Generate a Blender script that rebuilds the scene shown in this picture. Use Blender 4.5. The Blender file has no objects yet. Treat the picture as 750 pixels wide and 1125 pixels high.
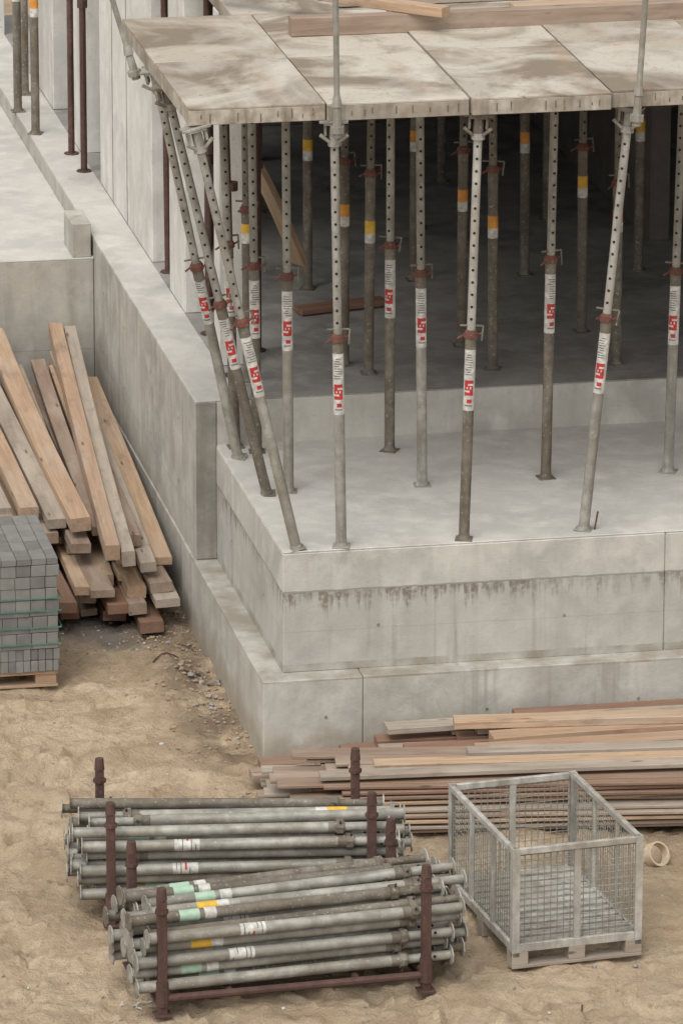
import bpy, bmesh, math, random
from mathutils import Vector, Matrix, noise
random.seed(7)
R=random.random
def U(a,b): return a+(b-a)*R()
scn=bpy.context.scene
G=-1.351; Z1=0.31; DZ=2.79
# ---------------- camera
f,p,a,r=6561.3,0.29425,0.1902,0.0012
C=Vector((-6.4918,-35.69,11.262))
fw=Vector((math.sin(a)*math.cos(p),math.cos(a)*math.cos(p),-math.sin(p)))
rt=Vector((math.cos(a),-math.sin(a),0));up=rt.cross(fw)
r2=rt*math.cos(r)+up*math.sin(r);u2=up*math.cos(r)-rt*math.sin(r)
cd=bpy.data.cameras.new("camera");cam=bpy.data.objects.new("camera",cd);scn.collection.objects.link(cam)
M=Matrix((r2,u2,-fw)).transposed().to_4x4();M.translation=C;cam.matrix_world=M
cd.sensor_fit='VERTICAL';cd.sensor_height=36;cd.sensor_width=24;cd.lens=f/1125*36;cd.clip_end=2000;cd.clip_start=1
scn.camera=cam
scn.view_settings.view_transform='Standard'
try: scn.view_settings.look='None'
except: pass
scn.view_settings.exposure=0
# ---------------- light
w=bpy.data.worlds.new("World");scn.world=w;w.use_nodes=True;nt=w.node_tree;nt.nodes.clear()
sky=nt.nodes.new('ShaderNodeTexSky');sky.sky_type='NISHITA';sky.sun_disc=False
SE,SA=math.radians(58),math.radians(215)
sky.sun_elevation=SE;sky.sun_rotation=SA;sky.dust_density=3;sky.air_density=1.0
hs=nt.nodes.new('ShaderNodeHueSaturation');hs.inputs['Saturation'].default_value=0.04;hs.inputs['Value'].default_value=1.22
bg=nt.nodes.new('ShaderNodeBackground');bg.inputs[1].default_value=0.15
wo=nt.nodes.new('ShaderNodeOutputWorld')
nt.links.new(sky.outputs[0],hs.inputs['Color']);nt.links.new(hs.outputs[0],bg.inputs[0]);nt.links.new(bg.outputs[0],wo.inputs[0])
sl=bpy.data.lights.new("sun",'SUN');sl.energy=1.5;sl.angle=math.radians(50);sl.color=(1,.95,.875)
so=bpy.data.objects.new("sun",sl);scn.collection.objects.link(so)
sd=Vector((math.sin(SA)*math.cos(SE),math.cos(SA)*math.cos(SE),math.sin(SE)))
so.rotation_euler=sd.to_track_quat('Z','Y').to_euler();so.location=(0,0,30)
# ---------------- node helpers
class NB:
    def __init__(s,name,rough=.8,metal=0):
        s.m=bpy.data.materials.new(name);s.m.use_nodes=True;s.t=s.m.node_tree
        s.b=s.t.nodes['Principled BSDF'];s.b.inputs['Roughness'].default_value=rough;s.b.inputs['Metallic'].default_value=metal
        s.tc=s.t.nodes.new('ShaderNodeTexCoord');s.co=s.tc.outputs['Object']
    def n(s,t,**k):
        x=s.t.nodes.new(t)
        for q,v in k.items(): setattr(x,q,v)
        return x
    def L(s,o,i): s.t.links.new(o,i)
    def mp(s,sc,loc=None):
        x=s.n('ShaderNodeMapping');s.L(s.co,x.inputs['Vector']);x.inputs['Scale'].default_value=sc
        if loc is not None: s.L(loc,x.inputs['Location'])
        return x.outputs[0]
    def noise(s,sc,det=6,vec=None,ro=.55,dist=0):
        x=s.n('ShaderNodeTexNoise');s.L(vec or s.co,x.inputs['Vector']);x.inputs['Scale'].default_value=sc
        x.inputs['Detail'].default_value=det;x.inputs['Roughness'].default_value=ro;x.inputs['Distortion'].default_value=dist
        return x.outputs['Fac']
    def ramp(s,fac,lo,hi,c0=(0,0,0,1),c1=(1,1,1,1)):
        x=s.n('ShaderNodeValToRGB');s.L(fac,x.inputs[0]);e=x.color_ramp.elements
        e[0].position=lo;e[1].position=hi;e[0].color=c0 if len(c0)==4 else (*c0,1);e[1].color=c1 if len(c1)==4 else (*c1,1)
        return x.outputs[0]
    def mix(s,fac,A,B,mode='MIX'):
        x=s.n('ShaderNodeMix',data_type='RGBA',blend_type=mode)
        for v,i in ((fac,0),(A,6),(B,7)):
            if isinstance(v,(int,float)): x.inputs[i].default_value=v
            elif isinstance(v,tuple): x.inputs[i].default_value=(*v,1) if len(v)==3 else v
            else: s.L(v,x.inputs[i])
        return x.outputs[2]
    def math(s,op,A,B=0,clamp=False):
        x=s.n('ShaderNodeMath',operation=op);x.use_clamp=clamp
        for v,i in ((A,0),(B,1)):
            if isinstance(v,(int,float)): x.inputs[i].default_value=v
            else: s.L(v,x.inputs[i])
        return x.outputs[0]
    def xyz(s):
        x=s.n('ShaderNodeSeparateXYZ');s.L(s.co,x.inputs[0]);return x.outputs
    def rnd(s): return s.n('ShaderNodeObjectInfo').outputs['Random']
    def bump(s,h,st=.3,d=.01):
        x=s.n('ShaderNodeBump');x.inputs['Strength'].default_value=st;x.inputs['Distance'].default_value=d
        s.L(h,x.inputs['Height']);s.L(x.outputs[0],s.b.inputs['Normal'])
    def out(s,c): s.L(c,s.b.inputs['Base Color']);return s.m
def concrete(name,c,drip=False,dark=.72,st=.5,seam=0,earth=0,vert=True):
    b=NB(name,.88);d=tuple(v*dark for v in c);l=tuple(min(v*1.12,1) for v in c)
    col=b.mix(b.ramp(b.noise(1.3,8,dist=.6),.35,.68),d,c)
    col=b.mix(b.ramp(b.noise(5.0,6),.45,.75),col,l)
    streak=b.ramp(b.noise(1,5,b.mp((9,9,.7))),.52,.78)
    col=b.mix(b.math('MULTIPLY',streak,st),col,(c[0]*.62,c[1]*.60,c[2]*.55))
    spots=b.ramp(b.noise(38,2),.64,.72)
    col=b.mix(b.math('MULTIPLY',spots,.35),col,tuple(v*.5 for v in c))
    pale=b.ramp(b.noise(3.1,9,ro=.7,dist=1.5),.55,.60)
    col=b.mix(b.math('MULTIPLY',pale,.25),col,l)
    X=b.xyz();z=X[2]
    if seam:
        if vert:
            s_=b.math('FRACT',b.math('MULTIPLY',b.math('ADD',X[0],X[1]),1/1.22))
            col=b.mix(b.math('MULTIPLY',b.math('LESS_THAN',s_,.006),seam),col,(.16,.15,.13))
        hz=b.math('LESS_THAN',b.math('ABSOLUTE',b.math('ADD',z,b.math('ADD',.53,b.math('MULTIPLY',b.noise(2,2),.02)))),.003)
        col=b.mix(b.math('MULTIPLY',hz,seam*.6),col,(.2,.19,.17))
    if drip:
        dd=b.math('SUBTRACT',-.275,z)
        band=b.math('MULTIPLY',b.math('GREATER_THAN',dd,0),b.math('LESS_THAN',dd,.54))
        col=b.mix(b.math('MULTIPLY',band,.30),col,tuple(v*.62 for v in c))
        dn=b.noise(1,5,b.mp((20,20,1.2)),ro=.65);ln=b.math('MULTIPLY',b.math('SUBTRACT',dn,.36),.62)
        m=b.math('MULTIPLY',b.math('GREATER_THAN',dd,0.0),b.math('MULTIPLY',b.math('SUBTRACT',ln,dd),12,True),True)
        m=b.math('MULTIPLY',m,b.ramp(b.noise(1.1,3),.36,.52))
        m=b.math('MULTIPLY',m,b.ramp(b.noise(30,4),.3,.55))
        col=b.mix(b.math('MULTIPLY',m,.85),col,(.16,.13,.095))
        vs_=b.ramp(b.noise(1,4,b.mp((5,5,.25)),ro=.7),.58,.68)
        col=b.mix(b.math('MULTIPLY',b.math('MULTIPLY',vs_,b.math('GREATER_THAN',dd,0)),.55),col,(.24,.21,.165))
        line=b.math('LESS_THAN',b.math('ABSOLUTE',b.math('ADD',z,b.math('ADD',.262,b.math('MULTIPLY',b.noise(9,3),.02)))),.006)
        col=b.mix(b.math('MULTIPLY',line,.6),col,(.17,.16,.14))
        lg=b.math('MULTIPLY',b.math('LESS_THAN',b.math('ABSOLUTE',b.math('ADD',z,.79)),.035),b.ramp(b.noise(4,6),.38,.62))
        col=b.mix(b.math('MULTIPLY',lg,.7),col,(.22,.185,.135))
        ft=b.math('MULTIPLY',b.math('LESS_THAN',z,-.815),b.ramp(b.noise(2.2,8,ro=.65,dist=.7),.42,.66))
        col=b.mix(b.math('MULTIPLY',ft,.6),col,(.30,.27,.225))
        lowm=b.math('MULTIPLY',b.math('SUBTRACT',b.math('ADD',b.math('MULTIPLY',b.noise(3,5),.42),-1.31),z),6,True)
        col=b.mix(b.math('MULTIPLY',lowm,.6),col,(.29,.235,.16))
    if earth:
        e_=b.ramp(b.noise(1.9,8,ro=.65,dist=.8),.55,.72)
        col=b.mix(b.math('MULTIPLY',e_,earth),col,(.36,.31,.24))
        e_=b.ramp(b.noise(.9,5,dist=1),.56,.62)
        col=b.mix(b.math('MULTIPLY',e_,.25),col,tuple(v*.6 for v in c))
    h=b.math('ADD',b.math('MULTIPLY',b.noise(60,4),.35),b.noise(7,5));b.bump(h,.45,.012)
    return b.out(col)
M_con=concrete("concrete_cast",(.52,.50,.45),True,seam=.5,vert=False)
M_top=concrete("concrete_slab_top",(.53,.51,.47),st=.1,dark=.82,earth=.4)
M_flr=concrete("concrete_floor_shaded",(.32,.305,.28),st=.1,dark=.6,earth=.2)  # slab concrete darkened in its colour to deepen the shade indoors
M_wall=concrete("concrete_wall_pale",(.62,.60,.56),st=.5,dark=.85)
M_dark=concrete("concrete_wall_shaded",(.15,.13,.115),st=.5)  # room shade put into the base colour of back walls and soffit
M_pit=concrete("concrete_retaining",(.45,.425,.375),st=.9,dark=.70,seam=.7,earth=.3)
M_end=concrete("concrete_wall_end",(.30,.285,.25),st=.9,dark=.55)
# wood
def wood(name,c1,c2,grey=.3):
    b=NB(name,.75);rn=b.rnd()
    lo=b.n('ShaderNodeCombineXYZ');
    for i in range(3): b.L(b.math('MULTIPLY',rn,37.0+i*11),lo.inputs[i])
    g=b.noise(1,6,b.mp((1.6,28,28),lo.outputs[0]),dist=1.2)
    g2=b.noise(1,5,b.mp((1.2,5,5),lo.outputs[0]))
    base=b.mix(b.ramp(b.math('FRACT',b.math('MULTIPLY',rn,7.3)),0,1),c1,c2)
    dk=b.mix(.6,(.10,.065,.045),base)
    col=b.mix(b.ramp(g,.35,.7),dk,base)
    col=b.mix(b.math('MULTIPLY',b.ramp(g2,.42,.68),grey),col,(.44,.37,.295))
    st=b.ramp(b.noise(1,6,b.mp((3.5,9,9),lo.outputs[0]),ro=.7),.54,.68)
    col=b.mix(b.math('MULTIPLY',st,.45),col,(.15,.10,.075))
    kn=b.n('ShaderNodeTexVoronoi');b.L(b.mp((2.2,9,9),lo.outputs[0]),kn.inputs['Vector']);kn.inputs['Scale'].default_value=1
    col=b.mix(b.ramp(kn.outputs['Distance'],.06,.12,(.8,.8,.8),(0,0,0)),col,(.09,.05,.03))
    b.bump(g,.3,.004);return b.out(col)
M_wA=wood("timber_fresh",(.56,.39,.25),(.43,.28,.18),.5)
M_wB=wood("timber_weathered",(.36,.265,.195),(.27,.19,.14),.7)
M_wC=wood("timber_grey",(.44,.385,.325),(.33,.275,.22),.8)
M_wR=wood("timber_red",(.26,.12,.07),(.22,.13,.085),.2)
M_wD=wood("timber_dark",(.22,.145,.10),(.28,.175,.115),.3)
# plywood deck
b=NB("deck_plywood",.8);rn=b.rnd();lo=b.n('ShaderNodeCombineXYZ');b.L(b.math('MULTIPLY',rn,50),lo.inputs[0]);b.L(b.math('MULTIPLY',rn,91),lo.inputs[1])
mv=b.mp((1,1,1),lo.outputs[0])
base=b.mix(b.ramp(b.math('FRACT',b.math('MULTIPLY',rn,5.7)),.1,.9),(.38,.33,.26),(.53,.485,.41))
blot=b.ramp(b.noise(.95,6,mv,dist=1.3,ro=.6),.44,.58)
col=b.mix(b.math('MULTIPLY',blot,.95),base,(.20,.155,.11))
bl2=b.ramp(b.noise(.8,6,b.mp((1.6,.9,1),lo.outputs[0]),dist=.8),.50,.62)
col=b.mix(b.math('MULTIPLY',bl2,.5),col,(.56,.525,.465))
col=b.mix(b.math('MULTIPLY',b.ramp(b.noise(3.2,8,mv,.7,1.5),.52,.66),.45),col,(.28,.23,.175))
col=b.mix(b.math('MULTIPLY',b.ramp(b.noise(30,4,mv),.62,.72),.6),col,(.15,.12,.09))
col=b.mix(b.math('MULTIPLY',b.ramp(b.noise(1,4,b.mp((3,.6,1),lo.outputs[0])),.56,.7),.4),col,(.40,.24,.14))
b.bump(b.noise(14,5),.25,.008);M_ply=b.out(col)
def metal(name,c,c2,rough=.5,met=.35,sc=14,splat=.5):
    b=NB(name,rough,met);rn=b.rnd()
    lo=b.n('ShaderNodeCombineXYZ')
    for i in range(3): b.L(b.math('MULTIPLY',rn,23.0+i*7),lo.inputs[i])
    n=b.noise(sc,6,b.mp((1,1,1),lo.outputs[0]));col=b.mix(b.ramp(n,.35,.68),c2,c)
    col=b.mix(b.math('MULTIPLY',b.ramp(b.noise(1,5,b.mp((14,14,2.2),lo.outputs[0])),.48,.68),.7),col,tuple(v*.5 for v in c2))
    col=b.mix(b.math('MULTIPLY',b.ramp(b.noise(2.3,4,b.mp((1,1,1),lo.outputs[0])),.48,.62),.5),col,(c2[0]*.75,c2[1]*.66,c2[2]*.55))
    col=b.mix(b.math('MULTIPLY',b.ramp(b.noise(48,4,b.mp((1,1,1),lo.outputs[0])),.60,.68),splat),col,(.50,.48,.43))
    col=b.mix(b.math('MULTIPLY',b.math('FRACT',b.math('MULTIPLY',rn,9.1)),.45),col,tuple(v*.5 for v in c))
    b.bump(n,.2,.003);return b.out(col)
M_gal=metal("galvanised_steel",(.45,.435,.385),(.26,.245,.205),.6,.15)
M_galL=metal("galvanised_steel_pale",(.55,.53,.48),(.36,.34,.30),.6,.15)
M_galD=metal("steel_dirty",(.25,.225,.18),(.14,.115,.085),.7,.1)
M_rust=metal("steel_rust_brown",(.13,.065,.05),(.075,.042,.033),.75,.05,20,.1)
M_nut=metal("nut_red_oxide",(.21,.07,.045),(.12,.06,.045),.75,.05,30,.25)
M_frame=metal("deck_frame_steel",(.54,.495,.42),(.28,.225,.165),.75,.0,9,.3)
def flat(name,c,rough=.6,v=.8,sc=25):
    b=NB(name,rough);return b.out(b.mix(b.ramp(b.noise(sc,4),.4,.65),tuple(x*v for x in c),c))
M_hole=flat("hole_dark",(.015,.013,.012),.9)
M_lab=flat("label_white",(.66,.64,.59),.6,.65);M_red=flat("label_red",(.48,.035,.035));M_txt=flat("label_print",(.16,.16,.15))
M_yel=flat("label_yellow",(.74,.44,.05));M_grn=flat("label_green",(.42,.58,.44));M_or=flat("label_orange",(.72,.30,.05))
M_teal=flat("packing_strap_green",(.08,.20,.15));M_rope=flat("strap_cream",(.60,.48,.34))
M_pav=flat("paving_concrete",(.225,.22,.20),.9,.82,9);M_pav2=flat("paving_concrete_dark",(.18,.175,.16),.9,.8,9)
# sand
b=NB("sand_ground",.95)
col=b.mix(b.ramp(b.noise(.55,8,dist=.8),.36,.64),(.40,.30,.195),(.58,.445,.30))
col=b.mix(b.ramp(b.noise(2.6,8,dist=.5),.42,.72),col,(.64,.51,.36))
big=b.ramp(b.noise(.75,9,b.mp((1,1.5,1)),ro=.62,dist=1.0),.50,.62)
col=b.mix(b.math('MULTIPLY',big,.5),col,(.31,.215,.13))
col=b.mix(b.math('MULTIPLY',b.ramp(b.noise(7,9,ro=.75,dist=.6),.48,.64),.65),col,(.33,.24,.155))
col=b.mix(b.math('MULTIPLY',b.ramp(b.noise(22,6,ro=.7),.5,.66),.45),col,(.37,.275,.185))
X=b.xyz()
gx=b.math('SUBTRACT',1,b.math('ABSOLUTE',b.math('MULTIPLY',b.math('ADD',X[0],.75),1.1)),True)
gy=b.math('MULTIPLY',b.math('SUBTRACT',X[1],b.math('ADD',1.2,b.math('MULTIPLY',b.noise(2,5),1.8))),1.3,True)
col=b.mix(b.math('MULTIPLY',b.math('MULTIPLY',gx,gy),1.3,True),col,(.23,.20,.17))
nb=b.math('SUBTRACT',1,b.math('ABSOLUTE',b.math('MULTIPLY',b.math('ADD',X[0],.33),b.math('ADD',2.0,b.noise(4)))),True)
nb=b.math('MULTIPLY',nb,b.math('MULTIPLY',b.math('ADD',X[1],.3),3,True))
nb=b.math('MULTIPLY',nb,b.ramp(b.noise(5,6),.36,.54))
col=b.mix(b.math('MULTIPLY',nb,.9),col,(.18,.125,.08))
col=b.mix(b.ramp(b.noise(60,3),.68,.74),col,(.62,.55,.45))
col=b.mix(b.ramp(b.noise(85,3),.66,.73),col,(.18,.13,.085))
h=b.math('ADD',b.math('MULTIPLY',b.noise(45,6,ro=.7),.5),b.math('ADD',b.math('MULTIPLY',b.noise(8,6,ro=.65),1.4),b.math('MULTIPLY',b.noise(120,2),.25)))
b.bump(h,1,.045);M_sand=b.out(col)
# ---------------- mesh helpers
def obj(name,bm,mats,parent=None,smooth=False):
    me=bpy.data.meshes.new(name);bmesh.ops.recalc_face_normals(bm,faces=bm.faces);bm.to_mesh(me);bm.free()
    for m in mats: me.materials.append(m)
    if smooth:
        for q in me.polygons: q.use_smooth=True
        try: me.set_sharp_from_angle(angle=.6)
        except: pass
    o=bpy.data.objects.new(name,me);scn.collection.objects.link(o)
    if parent: o.parent=parent
    return o
def empty(name,loc=(0,0,0),rz=0):
    o=bpy.data.objects.new(name,None);scn.collection.objects.link(o);o.location=loc;o.rotation_euler=(0,0,rz);o.empty_display_size=.1;return o
def box(bm,x0,x1,y0,y1,z0,z1,mi=0,bev=0):
    vs=[bm.verts.new((x,y,z)) for x in (x0,x1) for y in (y0,y1) for z in (z0,z1)]
    F=[(0,1,3,2),(4,6,7,5),(0,4,5,1),(2,3,7,6),(0,2,6,4),(1,5,7,3)]
    fs=[bm.faces.new([vs[i] for i in q]) for q in F]
    for q in fs:q.material_index=mi
    if bev:
        es=list({e for q in fs for e in q.edges})
        rr=bmesh.ops.bevel(bm,geom=es,offset=bev,segments=1,affect='EDGES')
        for q in rr['faces']: q.material_index=mi
def tube(bm,p0,p1,r0,r1=None,seg=12,mi=0,caps=True):
    p0=Vector(p0);p1=Vector(p1);r1=r0 if r1 is None else r1
    d=(p1-p0).normalized();t=Vector((1,0,0)) if abs(d.x)<.9 else Vector((0,1,0))
    u=d.cross(t).normalized();v=d.cross(u)
    A=[];B=[]
    for i in range(seg):
        an=2*math.pi*i/seg;k=u*math.cos(an)+v*math.sin(an)
        A.append(bm.verts.new(p0+k*r0));B.append(bm.verts.new(p1+k*r1))
    for i in range(seg):
        q=bm.faces.new((A[i],A[(i+1)%seg],B[(i+1)%seg],B[i]));q.material_index=mi
    if caps:
        for X in (A[::-1],B):
            q=bm.faces.new(X);q.material_index=mi
def arc(bm,rad,z0,z1,a0,a1,mi,n=6):
    A=[];B=[]
    for i in range(n+1):
        an=a0+(a1-a0)*i/n;x=rad*math.cos(an);y=rad*math.sin(an)
        A.append(bm.verts.new((x,y,z0)));B.append(bm.verts.new((x,y,z1)))
    for i in range(n):
        q=bm.faces.new((A[i],A[i+1],B[i+1],B[i]));q.material_index=mi
def disc(bm,c,nrm,rad,mi,n=8):
    nrm=Vector(nrm);u=nrm.cross(Vector((0,0,1))).normalized();v=Vector((0,0,1))
    vs=[bm.verts.new(Vector(c)+u*math.cos(2*math.pi*i/n)*rad+v*math.sin(2*math.pi*i/n)*rad) for i in range(n)]
    bm.faces.new(vs).material_index=mi
PM=[M_gal,M_galL,M_hole,M_nut,M_lab,M_red,M_txt,M_yel,M_grn,M_or,M_galD,M_rust]
def prop_bm(H,hc,kind='std',low=0,up_=0,head=True,lo=.62):
    bm=bmesh.new()
    box(bm,-.055,.055,-.055,.055,0,.008,low,.002);tube(bm,(0,0,.008),(0,0,.03),.043,.037,12,low)
    tube(bm,(0,0,.03),(0,0,hc),.0345,seg=16,mi=low)
    tube(bm,(0,0,hc-.10),(0,0,hc),.0365,seg=14,mi=10)
    tube(bm,(0,0,hc-.025),(0,0,hc+.010),.047,.045,10,3);tube(bm,(0,0,hc+.010),(0,0,hc+.026),.040,.035,12,3)
    an=U(-.6,.6)
    dx,dy=math.cos(an),math.sin(an)
    tube(bm,(-dx*.085,-dy*.085,hc-.035),(-dx*.04,-dy*.04,hc-.008),.007,seg=6,mi=3)
    tube(bm,(dx*.04,dy*.04,hc-.008),(dx*.08,dy*.08,hc+.012),.007,seg=6,mi=3)
    tube(bm,(-.07,-.02,hc+.055),(.075,.015,hc+.05),.007,seg=6,mi=10)
    tube(bm,(.075,.015,hc+.05),(.07,-.02,hc-.04),.006,seg=6,mi=10)
    tube(bm,(0,0,hc),(0,0,H-.012),.0275,seg=16,mi=up_)
    z=hc+.10
    while z<H-.12:
        for s in (-1,1): disc(bm,(0,s*.0283,z),(0,s,0),.0095,2)
        z+=.08
    if kind=='std':
        h0=hc-lo
        tube(bm,(0,0,h0),(0,0,h0+.40),.0352,seg=16,mi=4,caps=False)
        c=-math.pi/2
        arc(bm,.0359,h0+.10,h0+.20,c-.85,c+.85,5)
        arc(bm,.0364,h0+.165,h0+.178,c-.15,c+.85,4);arc(bm,.0364,h0+.122,h0+.135,c-.85,c+.15,4)
        arc(bm,.0364,h0+.143,h0+.157,c-.42,c-.18,4,2);arc(bm,.0364,h0+.143,h0+.157,c+.18,c+.42,4,2)
        for k in range(9):
            zz=h0+.235+k*.016
            arc(bm,.0359,zz,zz+.006,c-U(.3,.9),c+U(.2,.9),6)
        arc(bm,.0359,h0+.03,h0+.038,c-.7,c+.7,6);arc(bm,.0359,h0+.05,h0+.075,c-.3,c+.6,5)
    else:
        k={'yel':7,'ora':9}[kind]
        zb=U(.98,1.06);rr_=.0355
        tube(bm,(0,0,zb),(0,0,zb+.085),rr_,seg=14,mi=k,caps=False)
        tube(bm,(0,0,zb-.07),(0,0,zb),rr_,seg=14,mi=4,caps=False)
    if head:
        tube(bm,(0,0,H-.17),(0,0,H-.13),.043,.043,8,up_)
        tube(bm,(0,0,H-.13),(0,0,H-.03),.033,.033,8,low)
        box(bm,-.062,.062,-.05,.05,H-.032,H-.018,low,.002)
        for sx in (-1,1):
            box(bm,sx*.055-.008,sx*.055+.008,-.03,.03,H-.10,H-.032,low)
            tube(bm,(sx*.03,-.03,H-.14),(sx*.085,-.05,H-.09),.010,.013,6,low)
        box(bm,-.09,.09,-.055,.055,H-.018,H,low,.002)
    else:
        box(bm,-.06,.06,-.06,.06,H-.012,H,low)
    return bm
def place(o,base,top,spin=0):
    base=Vector(base);top=Vector(top)
    d=(top-base).normalized();yv=Vector((.19,.98,0));yv=Matrix.Rotation(spin,3,'Z')@yv
    yv=(yv-d*yv.dot(d)).normalized();xv=yv.cross(d)
    m=Matrix((xv,yv,d)).transposed().to_4x4();m.translation=base;o.matrix_world=m
def prop(base,top,kind='std',hc=1.38,low=0,up_=0,head=True,name="steel_prop",lo=.5):
    H=(Vector(top)-Vector(base)).length
    o=obj(name,prop_bm(H,hc,kind,low,up_,head,lo),PM,None,True);place(o,base,top,U(-.4,.4));return o
# ---------------- ground
def axis(lo,hi,st,ext):
    a=[];x=lo
    while x<=hi: a.append(x);x+=st
    s=st;x=a[-1]
    while x<ext: s*=1.5;x+=s;a.append(x)
    s=st;x=a[0]
    while x>-ext: s*=1.5;x-=s;a.insert(0,x)
    return a
xs=axis(-3.6,4,.026,400);ys=axis(-6.4,5,.034,400)
rng=random.Random(3);feet={}
def addfoot(x,y,an,w,l,d):
    ci,cj=int(math.floor(x/.4)),int(math.floor(y/.4))
    for i in (-1,0,1):
        for j in (-1,0,1): feet.setdefault((ci+i,cj+j),[]).append((x,y,math.cos(an),math.sin(an),w,l,d))
for t in range(26):
    x,y=rng.uniform(-2.6,2.6),rng.uniform(-6,1.5);an=rng.uniform(0,6.28);sd_=1
    for s_ in range(9):
        addfoot(x-math.sin(an)*.09*sd_,y+math.cos(an)*.09*sd_,an+rng.uniform(-.2,.2),.055,.14,rng.uniform(.018,.034));sd_=-sd_
        x+=math.cos(an)*.38;y+=math.sin(an)*.38;an+=rng.uniform(-.3,.3)
for t in range(230): addfoot(rng.uniform(-2.6,2.6),rng.uniform(-6,2.5),rng.uniform(0,6.28),rng.uniform(.03,.09),rng.uniform(.05,.13),-rng.uniform(.008,.028))
def gz(x,y):
    v=Vector((x,y,0))
    h=.045*noise.noise(v*.9)+.032*noise.noise(v*2.7+Vector((5,0,0)))+.020*noise.noise(v*6)+.013*noise.noise(v*14)+.009*noise.noise(v*31)
    cl=noise.noise(v*9+Vector((3,8,1)));h+=.035*max(0,cl-.28)*2
    for (fx,fy,c,s,fw_,fl,fd) in feet.get((int(math.floor(x/.4)),int(math.floor(y/.4))),()):
        dx,dy=x-fx,y-fy;u_=(dx*c+dy*s)/fl;w_=(-dx*s+dy*c)/fw_;q=u_*u_+w_*w_
        if q<5: h-=fd*math.exp(-q*q*.8)-(.35*fd*math.exp(-((q-2.2)/.8)**2))
    m=(1 if x<-.3 else 0)*min(1,max(0,(-x-.3)*2))
    for sl_,o_ in ((.35,1.9),(-.25,-.2),(.9,3.4)):
        t=y*.94+x*sl_+o_
        for c in (0.0,1.2):
            q=(t-c+.18*noise.noise(v*.7))
            h-=.042*math.exp(-(q/.11)**2)*m*(.8+.2*math.sin((x-y)*38));h+=.02*math.exp(-((abs(q)-.19)/.06)**2)*m
    h+=.10*math.exp(-((x+2.6)/.8)**2)*math.exp(-((y+.2)/1.6)**2)
    h+=.07*math.exp(-((x+.42)/.2)**2)*max(0,min(1,(y)*1.2))*(.5+noise.noise(v*3))
    k=max(abs(x)-6,abs(y)-9,0);h*=1/(1+k)
    return G+h-.008
bm=bmesh.new();V=[[bm.verts.new((x,y,gz(x,y))) for x in xs] for y in ys]
for j in range(len(ys)-1):
    for i in range(len(xs)-1): bm.faces.new((V[j][i],V[j][i+1],V[j+1][i+1],V[j+1][i]))
obj("ground",bm,[M_sand],None,True)
# stones
bm=bmesh.new()
def stone(x,y,s,mi):
    z=gz(x,y);m=Matrix.Translation((x,y,z+s*.25))@Matrix.Rotation(U(0,6),4,'Z')@Matrix.Diagonal((s*U(.7,1.4),s*U(.6,1),s*U(.4,.7),1))
    rr=bmesh.ops.create_icosphere(bm,subdivisions=1,radius=.5,matrix=m)
    for v in rr['verts']:
        v.co+=Vector((U(-1,1),U(-1,1),U(-1,1)))*s*.09
        for q in v.link_faces:q.material_index=mi
for i in range(520): stone(random.gauss(-.38,.16),U(.1,4.2),abs(random.gauss(.012,.012))+.006,random.choice((0,0,0,1)))
for i in range(600): stone(U(-1.4,-.15),U(2.0,4.5),abs(random.gauss(.01,.008))+.005,random.choice((0,1,1,2)))
for i in range(1300): stone(U(-3,3.5),U(-6,2.5) ,abs(random.gauss(.008,.008))+.004,random.choice((0,0,0,0,0,1,2)))
for i in range(22): stone(random.gauss(-.27,.05),U(.9,1.7),U(.02,.06),random.choice((0,1)))
bmesh.ops.delete(bm,geom=[v for v in bm.verts if v.co.x>-.15 and v.co.y>-.16 ],context='VERTS')
obj("gravel",bm,[flat("stone_tan",(.40,.30,.20),.9,.7),flat("stone_grey",(.33,.31,.28),.9,.7),flat("stone_pale",(.6,.57,.52),.9,.8)])
# loose tie wires and off-cuts lying about
bm=bmesh.new()
for (x,y,L_,mi) in [(-1.62,-4.05,.12,0),(-1.58,-4.15,.10,0),(-1.66,-3.95,.09,0),(-.36,1.95,.2,1),(-.42,1.6,.16,1),(-.30,2.3,.2,1),(.9,-4.6,.1,1),(-.15,-2.1,.14,0)]:
    an=U(0,6.28);px,py=x,y
    for k in range(5):
        nx,ny=px+math.cos(an)*L_/5,py+math.sin(an)*L_/5
        tube(bm,(px,py,gz(px,py)+.012),(nx,ny,gz(nx,ny)+.012),.005,seg=5,mi=mi);px,py=nx,ny;an+=U(-.6,.6)
obj("wire_scraps",bm,[M_lab,M_rust])
# ---------------- building
B=empty("concrete_building")
def part(name,boxes,mats,bev=.006):
    bm=bmesh.new()
    for q in boxes: box(bm,*q[:6],q[6] if len(q)>6 else 0,bev)
    return obj(name,bm,mats,B)
XR=9
part("footing",[(-.158,.49,-.158,3,G-.3,-.808),(.493,XR,-.158,3,G-.3,-.806)],[M_con])
part("podium_block",[(0,2.50,0,2.6,-.81,-.012),(2.502,XR,.002,2.6,-.81,-.012)],[M_con],.007)
part("porch_slab",[(0.003,XR,.003,2.6,-.012,0)],[M_top],.004)
part("side_wall",[(-.142,0.0,2.497,7.05,-.81,Z1-.01),(-.142,0,7.05,14,-.81,Z1-.01),(-.15,0,2.52,14,G-.3,-.812)],[M_pit])
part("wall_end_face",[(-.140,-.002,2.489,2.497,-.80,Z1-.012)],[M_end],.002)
part("interior_slab",[(0,XR,2.5,15,-.3,Z1-.01)],[M_con],.008)
part("interior_floor_left",[(-.140,.17,2.50,15,Z1-.01,Z1)],[M_top],.003)
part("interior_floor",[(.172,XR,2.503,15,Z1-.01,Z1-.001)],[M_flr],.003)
part("retaining_wall",[(-8,-.145,7.05,7.3,G-.3,.15)],[M_pit])
part("terrace_slab",[(-8,-.143,7.05,15,.15,.16)],[M_top],.002)
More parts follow.
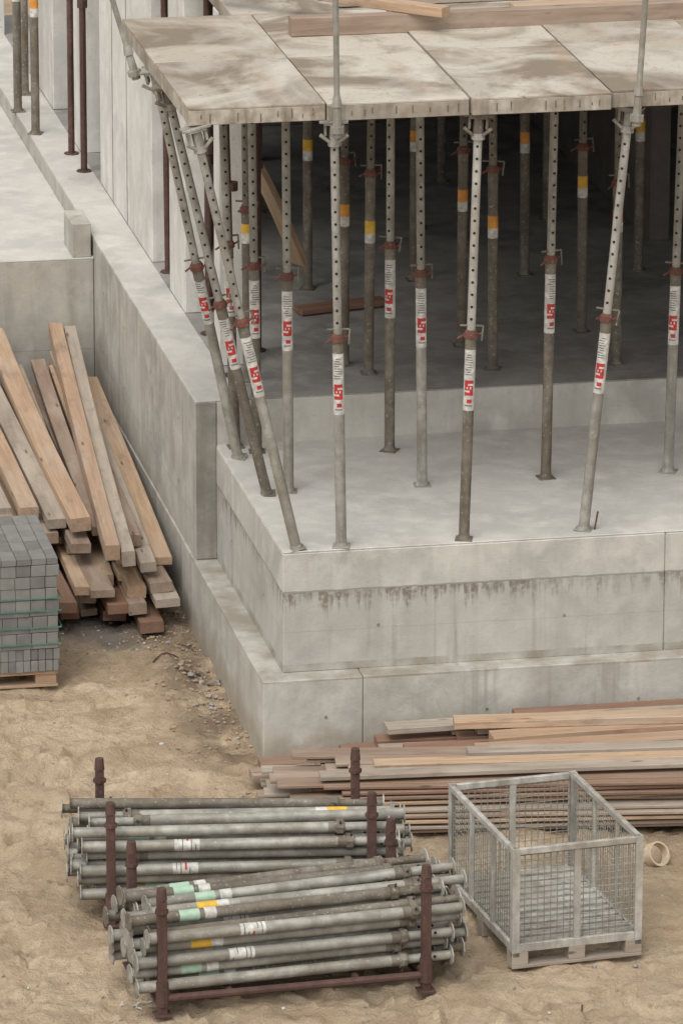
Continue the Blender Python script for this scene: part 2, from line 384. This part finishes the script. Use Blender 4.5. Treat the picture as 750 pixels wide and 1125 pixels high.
part("upstand_stub",[(-.30,-.16,7.07,7.5,.16,.42)],[M_pit])
part("left_facade_wall",[(.17,.36,6.25,8.75,Z1,3.4),(.17,.36,4.78,5.45,Z1,DZ),(.17,.36,3.35,3.55,Z1,DZ),(.17,.36,9.75,10.45,Z1,3.6),(.17,.36,11.3,12.2,Z1,3.6),
  (.17,.36,8.75,9.75,2.6,3.6),(.175,.355,5.45,6.25,2.5,DZ),(-8,.17,14.2,14.4,.16,4.5)],[M_wall])
part("facade_joints",[(.165,.172,7.4,7.406,Z1,3.4),(.165,.172,8.1,8.105,Z1,3.4)],[M_end],0)
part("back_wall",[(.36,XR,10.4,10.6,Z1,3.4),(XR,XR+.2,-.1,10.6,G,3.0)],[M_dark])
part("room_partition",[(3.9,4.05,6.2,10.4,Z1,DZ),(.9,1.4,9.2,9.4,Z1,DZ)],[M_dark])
part("upper_slab",[(.172,XR,2.77,10.6,DZ+.0,DZ+.1)],[M_ply])
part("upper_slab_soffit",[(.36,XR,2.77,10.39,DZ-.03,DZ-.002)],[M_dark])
bm=bmesh.new()
for x_,z_ in ((.62,-.52),(1.84,-.53),(.25,-1.07),(1.3,-1.08),(2.3,-1.07),(2.9,-.52)):
    y_=-.002 if z_>-.8 else -.1605
    disc(bm,(x_,y_,z_),(0,-1,0),.011,0,10)
for y_ in (.7,1.9): disc(bm,(-.002,y_,-.5),(-1,0,0),.011,0,10)
for y_ in (3.2,4.4,5.6,6.6):
    for z_ in (-.45,0.0): disc(bm,(-.1445,y_,z_),(-1,0,0),.012,0,10)
obj("tie_holes",bm,[M_end],B)
# ---------------- formwork deck
D=empty("formwork_deck")
ex=[-.58,.29,1.20,2.10,3.0,3.9,4.8,5.7];yo=[.06,.03,-.03,.0,.03,.02,.0]
for i in range(7):
    for j in range(2):
        x0,x1=ex[i]+.004,ex[i+1]-.004;y0=yo[i] if j==0 else 1.395;y1=1.385 if j==0 else 2.745
        zz=DZ+(.0,.0,.012,.016,.01,0,0)[i]
        bm=bmesh.new()
        t=.022
        box(bm,x0,x1,y0,y0+t,zz,zz+.095,0,.003);box(bm,x0,x1,y1-t,y1,zz,zz+.095,0,.003)
        box(bm,x0,x0+t,y0+t,y1-t,zz,zz+.095,0,.003);box(bm,x1-t,x1,y0+t,y1-t,zz,zz+.095,0,.003)
        for k in range(1,5): box(bm,x0+t,x1-t,y0+(y1-y0)*k/5-.015,y0+(y1-y0)*k/5+.015,zz+.01,zz+.09,0)
        for k in range(1,12):
            xx=x0+(x1-x0)*k/12+U(-.03,.03)
            if j==0 and R()<.7: box(bm,xx-.004,xx+.004,y0-.003,y0,zz+U(.01,.04),zz+U(.05,.085),1)
        obj("panel_frame",bm,[M_frame,M_galD],D)
        bm=bmesh.new();cx,cy=(x0+x1)/2,(y0+y1)/2
        box(bm,x0-cx,x1-cx,y0-cy,y1-cy,0,.016,0,.003);o=obj("panel_sheet",bm,[M_ply],D);o.location=(cx,cy,zz+.0955)
# ---------------- planks
def plank(name,p0,p1,wd,th,mat,parent=None,roll=0,bow=.006):
    p0=Vector(p0);p1=Vector(p1);L=(p1-p0).length;bm=bmesh.new();c=.004;n=6
    sec=[(-wd/2+c,-th/2),(wd/2-c,-th/2),(wd/2,-th/2+c),(wd/2,th/2-c),(wd/2-c,th/2),(-wd/2+c,th/2),(-wd/2,th/2-c),(-wd/2,-th/2+c)]
    rings=[];b1=U(-bow,bow);b2=U(-bow,bow)
    for i in range(n+1):
        s=i/n;k=math.sin(math.pi*s);rings.append([bm.verts.new((L*s,y+b1*k*4,z+b2*k*2)) for y,z in sec])
    for i in range(n):
        for q in range(8): bm.faces.new((rings[i][q],rings[i][(q+1)%8],rings[i+1][(q+1)%8],rings[i+1][q]))
    bm.faces.new(rings[0][::-1]);bm.faces.new(rings[-1])
    o=obj(name,bm,[mat],parent)
    xv=(p1-p0).normalized();yv=Vector((0,0,1)).cross(xv).normalized();zv=xv.cross(yv)
    m=Matrix((xv,yv,zv)).transposed().to_4x4();m=m@Matrix.Rotation(roll,4,'X');m.translation=p0;o.matrix_world=m
    return o
WM=[M_wA,M_wB,M_wB,M_wR,M_wC]
P=empty("lumber_pile")
for (lay,z,z2,n) in ((0,-1.27,-1.22,10),(1,-1.16,-1.07,10),(2,-1.05,-.93,9),(3,-.95,-.78,9),(4,-.86,-.64,7),(5,-.80,-.52,6)):
    hi=-.24-lay*.035
    for k in range(n):
        x=hi-.07-k*(.16+.008*lay)+U(-.02,.02)
        if lay>=4 and x>-.42: continue
        dxr=U(-.07,.05)
        plank("plank",(x+U(-.02,.02),U(2.6,3.35)+(0.35 if lay>2 else 0)-(.2 if lay<2 and k<4 else 0),z+U(-.01,.01)),(min(x+dxr,-.26),U(6.3,6.95),z2+U(-.015,.015)),U(.10,.17),U(.045,.085),random.choice(WM if lay<3 else WM[:3]),P,U(-.08,.08))
for q in [((-.83,3.17,-.72),(-.92,6.9,-.36),.14,.10),((-.70,2.58,-.75),(-.46,6.9,-.34),.10,.11),((-.60,2.52,-.78),(-.35,6.9,-.37),.09,.11),
          ((-.97,3.35,-.76),(-1.12,6.8,-.40),.13,.07),((-1.14,3.5,-.72),(-1.28,6.9,-.42),.13,.09),((-1.32,3.6,-.74),(-1.40,6.9,-.44),.14,.08),((-1.5,3.4,-.76),(-1.52,6.9,-.42),.13,.08),((-1.68,3.5,-.74),(-1.66,6.9,-.42),.14,.08),
          ((-.30,3.0,-.96),(-.27,6.6,-.66),.15,.055),((-.43,2.75,-.92),(-.40,6.5,-.62),.11,.07),((-.57,2.9,-.90),(-.50,6.6,-.56),.11,.07),((-.33,2.55,-1.12),(-.40,6.0,-.93),.17,.06),((-.52,2.7,-1.08),(-.46,6.1,-.91),.13,.08),((-.70,2.95,-1.06),(-.62,6.2,-.89),.12,.08)]:
    plank("plank",q[0],q[1],q[2],q[3],M_wA if R()<.75 else M_wC,P,U(-.1,.1))
def pt(ox,oy,an,l,m): return (ox+l*math.cos(an)-m*math.sin(an),oy+l*math.sin(an)+m*math.cos(an))
P=empty("board_pile")
an=-.12
for lay in range(9):
    for k in range(5):
        m0=-.14+k*.18+U(-.03,.03)+(lay*.012 if k==0 else 0);l0=U(-.12,.4)+lay*.02
        a2=an+U(-.025,.025);s=pt(-.42,-1.72,an,l0,m0+.30);e=(s[0]+4.4*math.cos(a2),s[1]+4.4*math.sin(a2))
        z=G+.035+lay*.034
        plank("board",(*s,z),(*e,z+U(-.006,.006)),U(.11,.17),.022,random.choice((M_wB,M_wC,M_wD,M_wR,M_wA)) if k<2 else random.choice((M_wB,M_wC,M_wB)),P,U(-.04,.04))
for (l0,m0,L,mm) in ((.35,.30,4.1,M_wC),(.7,.50,3.6,M_wA),(1.3,.70,3,M_wC)):
    s=pt(-.42,-1.72,an,l0,m0);e=pt(-.42,-1.72,an+.03,l0+L,m0)
    plank("board",(*s,G+.355),(*e,G+.355),.12,.03,mm,P,.02)
P=empty("board_pile")
for lay in range(4):
    for k in range(4):
        m0=-.95+k*.19;l0=(-.22,.0,.25,.55)[lay]*1.2+U(0,.45)
        a2=U(-.05,.03);z=G+.05+lay*.055
        plank("board",(l0-.05,m0+.05,z),(l0+4.0,m0+.05+4*a2,z+U(-.006,.006)),U(.12,.18),.045,random.choice((M_wA,M_wB,M_wC,M_wR)),P,U(-.03,.03))
for q in [((1.05,-1.0,-1.07),(3.6,-1.08,-1.05),.16,.07,M_wA),((1.2,-.75,-1.08),(3.7,-.78,-1.07),.16,.07,M_wA),((1.15,-.5,-1.07),(3.8,-.56,-1.07),.18,.06,M_wC),
          ((1.45,-.28,-1.1),(3.9,-.30,-1.08),.10,.08,M_wR),((1.0,-.55,-1.02),(3.2,-.85,-1.0),.15,.05,M_wA),((.6,-.36,-1.10),(2.4,-.36,-1.09),.15,.04,M_wC),((.9,-1.18,-1.10),(1.35,-1.0,-1.09),.16,.03,M_wC)]:
    plank("beam",q[0],q[1],q[2],q[3],q[4],P)
# timbers on the deck
plank("timber_beam",(.42,2.02,DZ+.177),(4.6,2.10,DZ+.187),.10,.125,M_wB)
plank("timber_beam",(1.42,1.82,DZ+.275),(.1,3.1,DZ+.30),.10,.065,M_wA)
plank("timber_beam",(2.0,2.42,DZ+.15),(5.2,2.5,DZ+.15),.2,.05,M_wA)
plank("timber_beam",(.9,2.9,DZ+.16),(4.2,3.0,DZ+.16),.1,.1,M_wC)
# timbers inside
plank("timber_brace",(1.02,4.9,Z1+.3),(.52,4.6,Z1+1.35),.13,.05,M_wA)
plank("timber_brace",(1.5,7.2,Z1+.9),(.75,6.6,Z1+1.9),.13,.05,M_wR)
plank("plank",(.95,4.6,Z1+.03),(1.6,4.75,Z1+.03),.15,.04,M_wR)
# ---------------- standing props
zt=DZ
prop((.39,.06,0),(.345,.08,zt));prop((1.19,.07,0),(1.27,.09,zt),hc=1.36,low=10,up_=1);prop((1.99,.13,0),(2.245,.1,zt),hc=1.42,up_=1)
prop((2.84,.1+1.21,0),(2.90,1.31,zt));prop((2.01,1.32,0),(2.04,1.31,zt),hc=1.5,low=10);prop((1.17,1.30,0),(1.14,1.3,zt),hc=1.45)
prop((1.12,2.14,0),(1.12,2.14,zt),hc=1.43,low=10);prop((.28,1.32,0),(.26,1.3,zt),hc=1.47)
prop((2.9,.12,0),(3.05,.1,zt));prop((3.7,1.31,0),(3.7,1.31,zt));prop((3.7,.1,0),(3.75,.1,zt))
prop((.10,.06,0),(-.535,.09,zt-.01),hc=1.55,lo=.5);prop((.13,1.28,0),(-.53,1.25,zt),hc=1.35,lo=.45,low=10);prop((.09,2.15,0),(-.53,1.72,zt),hc=1.45,lo=.42)
prop((.24,2.28,0),(.20,2.25,zt),hc=1.3,low=10);prop((.12,2.42,0),(.02,2.4,zt),hc=1.42,low=10)
z=Z1
for (x,y,k) in ((1.14,2.98,'yel'),(2.0,2.94,'ora'),(2.86,2.90,'ora'),(.30,2.95,'yel'),(1.02,3.24,'ora'),(1.91,3.56,'ora'),(2.82,3.78,'yel'),(2.77,5.39,'ora'),(3.61,5.37,'yel'),
                (.55,4.4,'ora'),(1.15,5.3,'yel'),(1.95,5.4,'ora'),(2.76,8.29,'yel'),(1.9,8.2,'ora'),(1.2,7.6,'yel'),(3.6,8.3,'yel'),(4.4,5.4,'ora'),(3.65,3.6,'yel'),(3.7,2.9,'ora'),(.62,6.6,'ora'),(2.3,6.9,'ora'),(3.3,7.0,'yel')):
    prop((x,y,z),(x+U(-.02,.02),y,DZ-.03),k,hc=U(1.2,1.5),low=10,up_=10,head=False)
for (x,y) in ((-.14+.05,10.49),(-.12,11.3),(.02,11.9),(-.45,12.2)):
    prop((x,y,Z1 if x>-.14 else .16),(x,y,3.4),'ora',hc=1.6,low=10,up_=10,head=False)
for (x,y,x2) in ((.10,9.15,.10),(.09,9.75,.09),(.24,5.95,.22),(.24,4.2,.24),(.28,3.9,.32),(.22,3.1,.16),(.5,3.7,.5)):
    bm=bmesh.new();H=2.48 if y<9 else 3.2
    tube(bm,(0,0,0),(x2-x,0,H),.026,seg=10);tube(bm,(0,0,0),(0,0,.01),.06,seg=8);tube(bm,(0,0,1.3),(0,0,1.36),.04,seg=8)
    o=obj("rusty_steel_post",bm,[M_rust],None,True);o.location=(x,y,Z1)
def rod(p0,p1,name="guardrail_post"):
    p0=Vector(p0);p1=Vector(p1);d=p1-p0;bm=bmesh.new()
    tube(bm,(0,0,0),d,.019,seg=10);tube(bm,(0,0,0),d*.14,.03,.024,seg=10);tube(bm,d*.14,d*.19,.034,.022,seg=8);tube(bm,d*.02,d*.05,.045,seg=8)
    o=obj(name,bm,[M_gal],None,True);o.location=p0
rod((.345,-.03,2.70),(.325,-.03,4.1));rod((2.25,-.06,2.70),(2.33,-.06,4.1));rod((-.64,1.74,2.72),(-.98,1.74,3.9))
bm=bmesh.new();tube(bm,(0,0,0),(.02,0,.12),.006,seg=6);o=obj("rebar_stub",bm,[M_rust]);o.location=(2.06,.12,0)
# ---------------- paving stack
S=empty("paving_stone_stack",(-2.4,1.6,G-.005))
bm=bmesh.new()
for y in (.03,.45,.87):
    box(bm,0,1.18,y,y+.1,0,.02,0,.002)
    for x in (0,.52,1.03): box(bm,x,x+.14,y,y+.1,.02,.09,0,.003)
for k in range(7): box(bm,0,1.18,.02+k*.14,.12+k*.14,.09,.112,0,.002)
obj("wooden_pallet",bm,[M_wA],S)
bm=bmesh.new();z=.115;rows=[(.08,.05),(.08,.05),(.03,.2),(.08,.1),(.035,.2),(.08,.1),(.035,.2),(.08,.1),(.08,.1),(.08,.1),(.08,.1),(.05,.1)]
for ri,(hh,ww) in enumerate(rows):
    x=0+U(-.012,.012);xe=1.19+U(-.01,.01)
    while x<xe-.02:
        y=0
        w2=min(ww,xe-x)
        while y<1.0:
            box(bm,x+.001,x+w2-.002,y+U(0,.010),y+.198,z+.001,z+hh-.003,0 if R()<.7 else 1,.003 if (x>.9 and y<.1) or ri==11 else 0);y+=.2
        x+=ww
    z+=hh
obj("paving_stones",bm,[M_pav,M_pav2],S)
bm=bmesh.new()
for zz in (.305,.42,.535,.62): box(bm,.6,1.205,-.006,-.002,zz,zz+.009);box(bm,1.203,1.207,0,1,zz,zz+.009)
obj("packing_strips",bm,[M_teal],S)
# ---------------- stacking pallets with props
def stackpallet(x,y,rz,W=1.55,Dp=.8):
    E=empty("steel_stacking_pallet",(x,y,G),rz)
    bm=bmesh.new()
    for px in (0,W):
        for py in (0,Dp):
            box(bm,px-.026,px+.026,py-.026,py+.026,.0,.70,0,.004);tube(bm,(px,py,.70),(px,py,.77),.032,.026,10);tube(bm,(px,py,.62),(px,py,.64),.040,seg=8)
            box(bm,px-.05,px+.05,py-.05,py+.05,0,.012,0,.002)
            tube(bm,(px,py,.06),(px,py,.20),.040,.036,10)
        tube(bm,(px,.03,.10),(px,Dp-.03,.10),.024,seg=10);tube(bm,(px,.03,.03),(px,Dp-.03,.03),.015,seg=8)
        tube(bm,(px,.03,.60),(px,.13,.60),.008,seg=6)
    for py in (0,Dp): tube(bm,(.03,py,.10),(W-.03,py,.10),.024,seg=10)
    for px in (.4,1.15): tube(bm,(px,.02,.10),(px,Dp-.02,.10),.02,seg=8)
    obj("pallet_frame",bm,[M_rust],E,True);return E
def lying(kind,mi=0):
    bm=bmesh.new();H=1.88
    tube(bm,(0,0,0),(0,0,.007),.06,seg=8,mi=mi);tube(bm,(0,0,.007),(0,0,1.62),.034,seg=14,mi=mi,caps=True)
    tube(bm,(0,0,1.52),(0,0,1.62),.0365,seg=12,mi=10);tube(bm,(0,0,1.57),(0,0,1.61),.048,seg=8,mi=10)
    tube(bm,(-.07,0,1.60),(.07,.01,1.59),.007,seg=6,mi=11)
    tube(bm,(0,0,1.62),(0,0,H),.0275,seg=12,mi=mi);tube(bm,(0,0,H),(0,0,H+.007),.06,seg=8,mi=1)
    for k in range(2): disc(bm,(0,-.0283,1.70+k*.08),(0,-1,0),.0095,2)
    if kind=='w':
        tube(bm,(0,0,.55),(0,0,.70),.0347,seg=14,mi=4,caps=False)
        for i in range(5):
            a0=U(0,6)
            if i==2: arc(bm,.0352,.57+i*.026,.582+i*.026,a0,a0+2.2,5,10)
            else: arc(bm,.0352,.57+i*.026,.576+i*.026,a0,a0+4.0,6,10)
    if kind=='g': tube(bm,(0,0,.30),(0,0,.42),.0347,seg=14,mi=8,caps=False);tube(bm,(0,0,.45),(0,0,.52),.0347,seg=14,mi=4,caps=False)
    if kind=='y': tube(bm,(0,0,.28),(0,0,.40),.0347,seg=14,mi=7,caps=False);tube(bm,(0,0,.40),(0,0,.47),.0347,seg=14,mi=4,caps=False)
    o=obj("lying_prop_"+kind,bm,PM,None,True);me=o.data;bpy.data.objects.remove(o);return me
mw,mg,my,mn=[lying(k) for k in 'wgyn'];mg2,mn2=lying('g',10),lying('n',10)
LM=[mw,mg,mg,my,mn,mn,my,mg2,mn,mn2]
def stack(E,layers,top,fan,xo=0):
    S=empty("stacked_steel_props");S.parent=E
    for l in range(layers):
        n=8 if l%2==0 else 7
        for k in range(n):
            if l==layers-1 and k not in top: continue
            y=.08+(k+(.5 if l%2 else 0))*.092;z=.162+l*.072
            o=bpy.data.objects.new("stacked_prop",random.choice(LM));scn.collection.objects.link(o);o.parent=S
            s=1 if R()<.75 else -1
            t=U(-.012,.012)+fan;el=U(-.008,.008)
            if l>=layers-2: t+=U(-.03,.04)+fan*.5
            cx=.775+xo+U(-.09,.09)
            d=Vector((s*math.cos(t),s*math.sin(t),el)).normalized()
            c=Vector((cx,y,z+U(0,.006)))
            b0=c-d*.94
            yv=Vector((0,1,0));yv=Matrix.Rotation(U(0,6.28),3,d)@(yv-d*yv.dot(d)).normalized();xv=yv.cross(d)
            m=Matrix((xv,yv,d)).transposed().to_4x4();m.translation=b0;o.matrix_local=m
E1=stackpallet(-1.489,-4.339,.059);stack(E1,6,(1,2,4,5,6),.045,.06)
E2=stackpallet(-1.554,-2.862,-.07);stack(E2,6,(0,2,3,5),-.045,.02)
# ---------------- mesh cage
E=empty("mesh_pallet_cage",(.619,-4.007,G),.1097)
W,L,H=.80,1.20,.74
bm=bmesh.new()
for x in (0,W):
    for y in (0,L):
        sx=1 if x==0 else -1;sy=1 if y==0 else -1
        box(bm,min(x,x+sx*.045),max(x,x+sx*.045),min(y,y+sy*.008),max(y,y+sy*.008),.07,H,0,.001)
        box(bm,min(x,x+sx*.008),max(x,x+sx*.008),min(y+sy*.008,y+sy*.045),max(y+sy*.008,y+sy*.045),.07,H,0,.001)
for y in (0,L-.03):
    box(bm,.046,W-.046,y,y+.03,H-.04,H-.002,0,.003);box(bm,.046,W-.046,y,y+.03,.10,.15,0,.003);box(bm,W/2-.02,W/2+.02,y+.004,y+.026,.15,H-.04,0,.002)
for x in (0,W-.03):
    box(bm,x,x+.03,.046,L-.046,H-.04,H-.002,0,.003);box(bm,x,x+.03,.046,L-.046,.10,.15,0,.003)
    for yy in (.4,.8): box(bm,x+.004,x+.026,yy-.015,yy+.015,.15,H-.04,0,.002)
obj("frame",bm,[M_galL],E)
bm=bmesh.new();wr=.0029
def wire(p0,p1): tube(bm,p0,p1,wr,seg=4,caps=False)
for y in (.02,L-.02):
    for i in range(1,int(W/.04)): wire((i*.04,y,.14),(i*.04,y,H-.03))
    for i in range(1,15): wire((.03,y+.004,.13+i*.04),(W-.03,y+.004,.13+i*.04))
for x in (.02,W-.02):
    for i in range(1,int(L/.04)): wire((x,i*.04,.14),(x,i*.04,H-.03))
    for i in range(1,15): wire((x+.004,.03,.13+i*.04),(x+.004,L-.03,.13+i*.04))
obj("wire_mesh",bm,[M_gal],E)
bm=bmesh.new()
for i in range(12): box(bm,.035,W-.035,.04+i*.096,.04+i*.096+.062,.135,.150,0,.002)
for x in (.1,.4,.7): box(bm,x-.03,x+.03,.035,L-.035,.105,.134,0,.002)
obj("floor_slats",bm,[M_galL],E)
bm=bmesh.new()
for x in (.0,W/2-.05,W-.1):
    for y in (.0,L/2-.05,L-.1): box(bm,x,x+.1,y,y+.1,.02,.10,0,.003)
for y in (-.003,L/2-.05,L-.1): box(bm,0,W,y,y+.10,0,.02,0,.002)
obj("feet",bm,[M_wC],E)
# strap roll
bm=bmesh.new();n=28
for ri,(ra,rb) in enumerate(((.078,.066),)):
    for i in range(n):
        a0=2*math.pi*i/n;a1=2*math.pi*(i+1)/n
        P4=[[(rr*math.cos(t),zz,rr*math.sin(t)) for rr,zz in ((ra,0),(ra,.06),(rb,.06),(rb,0))] for t in (a0,a1)]
        A=[bm.verts.new(v) for v in P4[0]];Bv=[bm.verts.new(v) for v in P4[1]]
        for k in range(4): bm.faces.new((A[k],A[(k+1)%4],Bv[(k+1)%4],Bv[k]))
bmesh.ops.remove_doubles(bm,verts=bm.verts,dist=1e-5)
o=obj("strap_roll",bm,[M_rope]);o.location=(1.88,-2.45,G+.07);o.rotation_euler=(-.5,.1,.45)
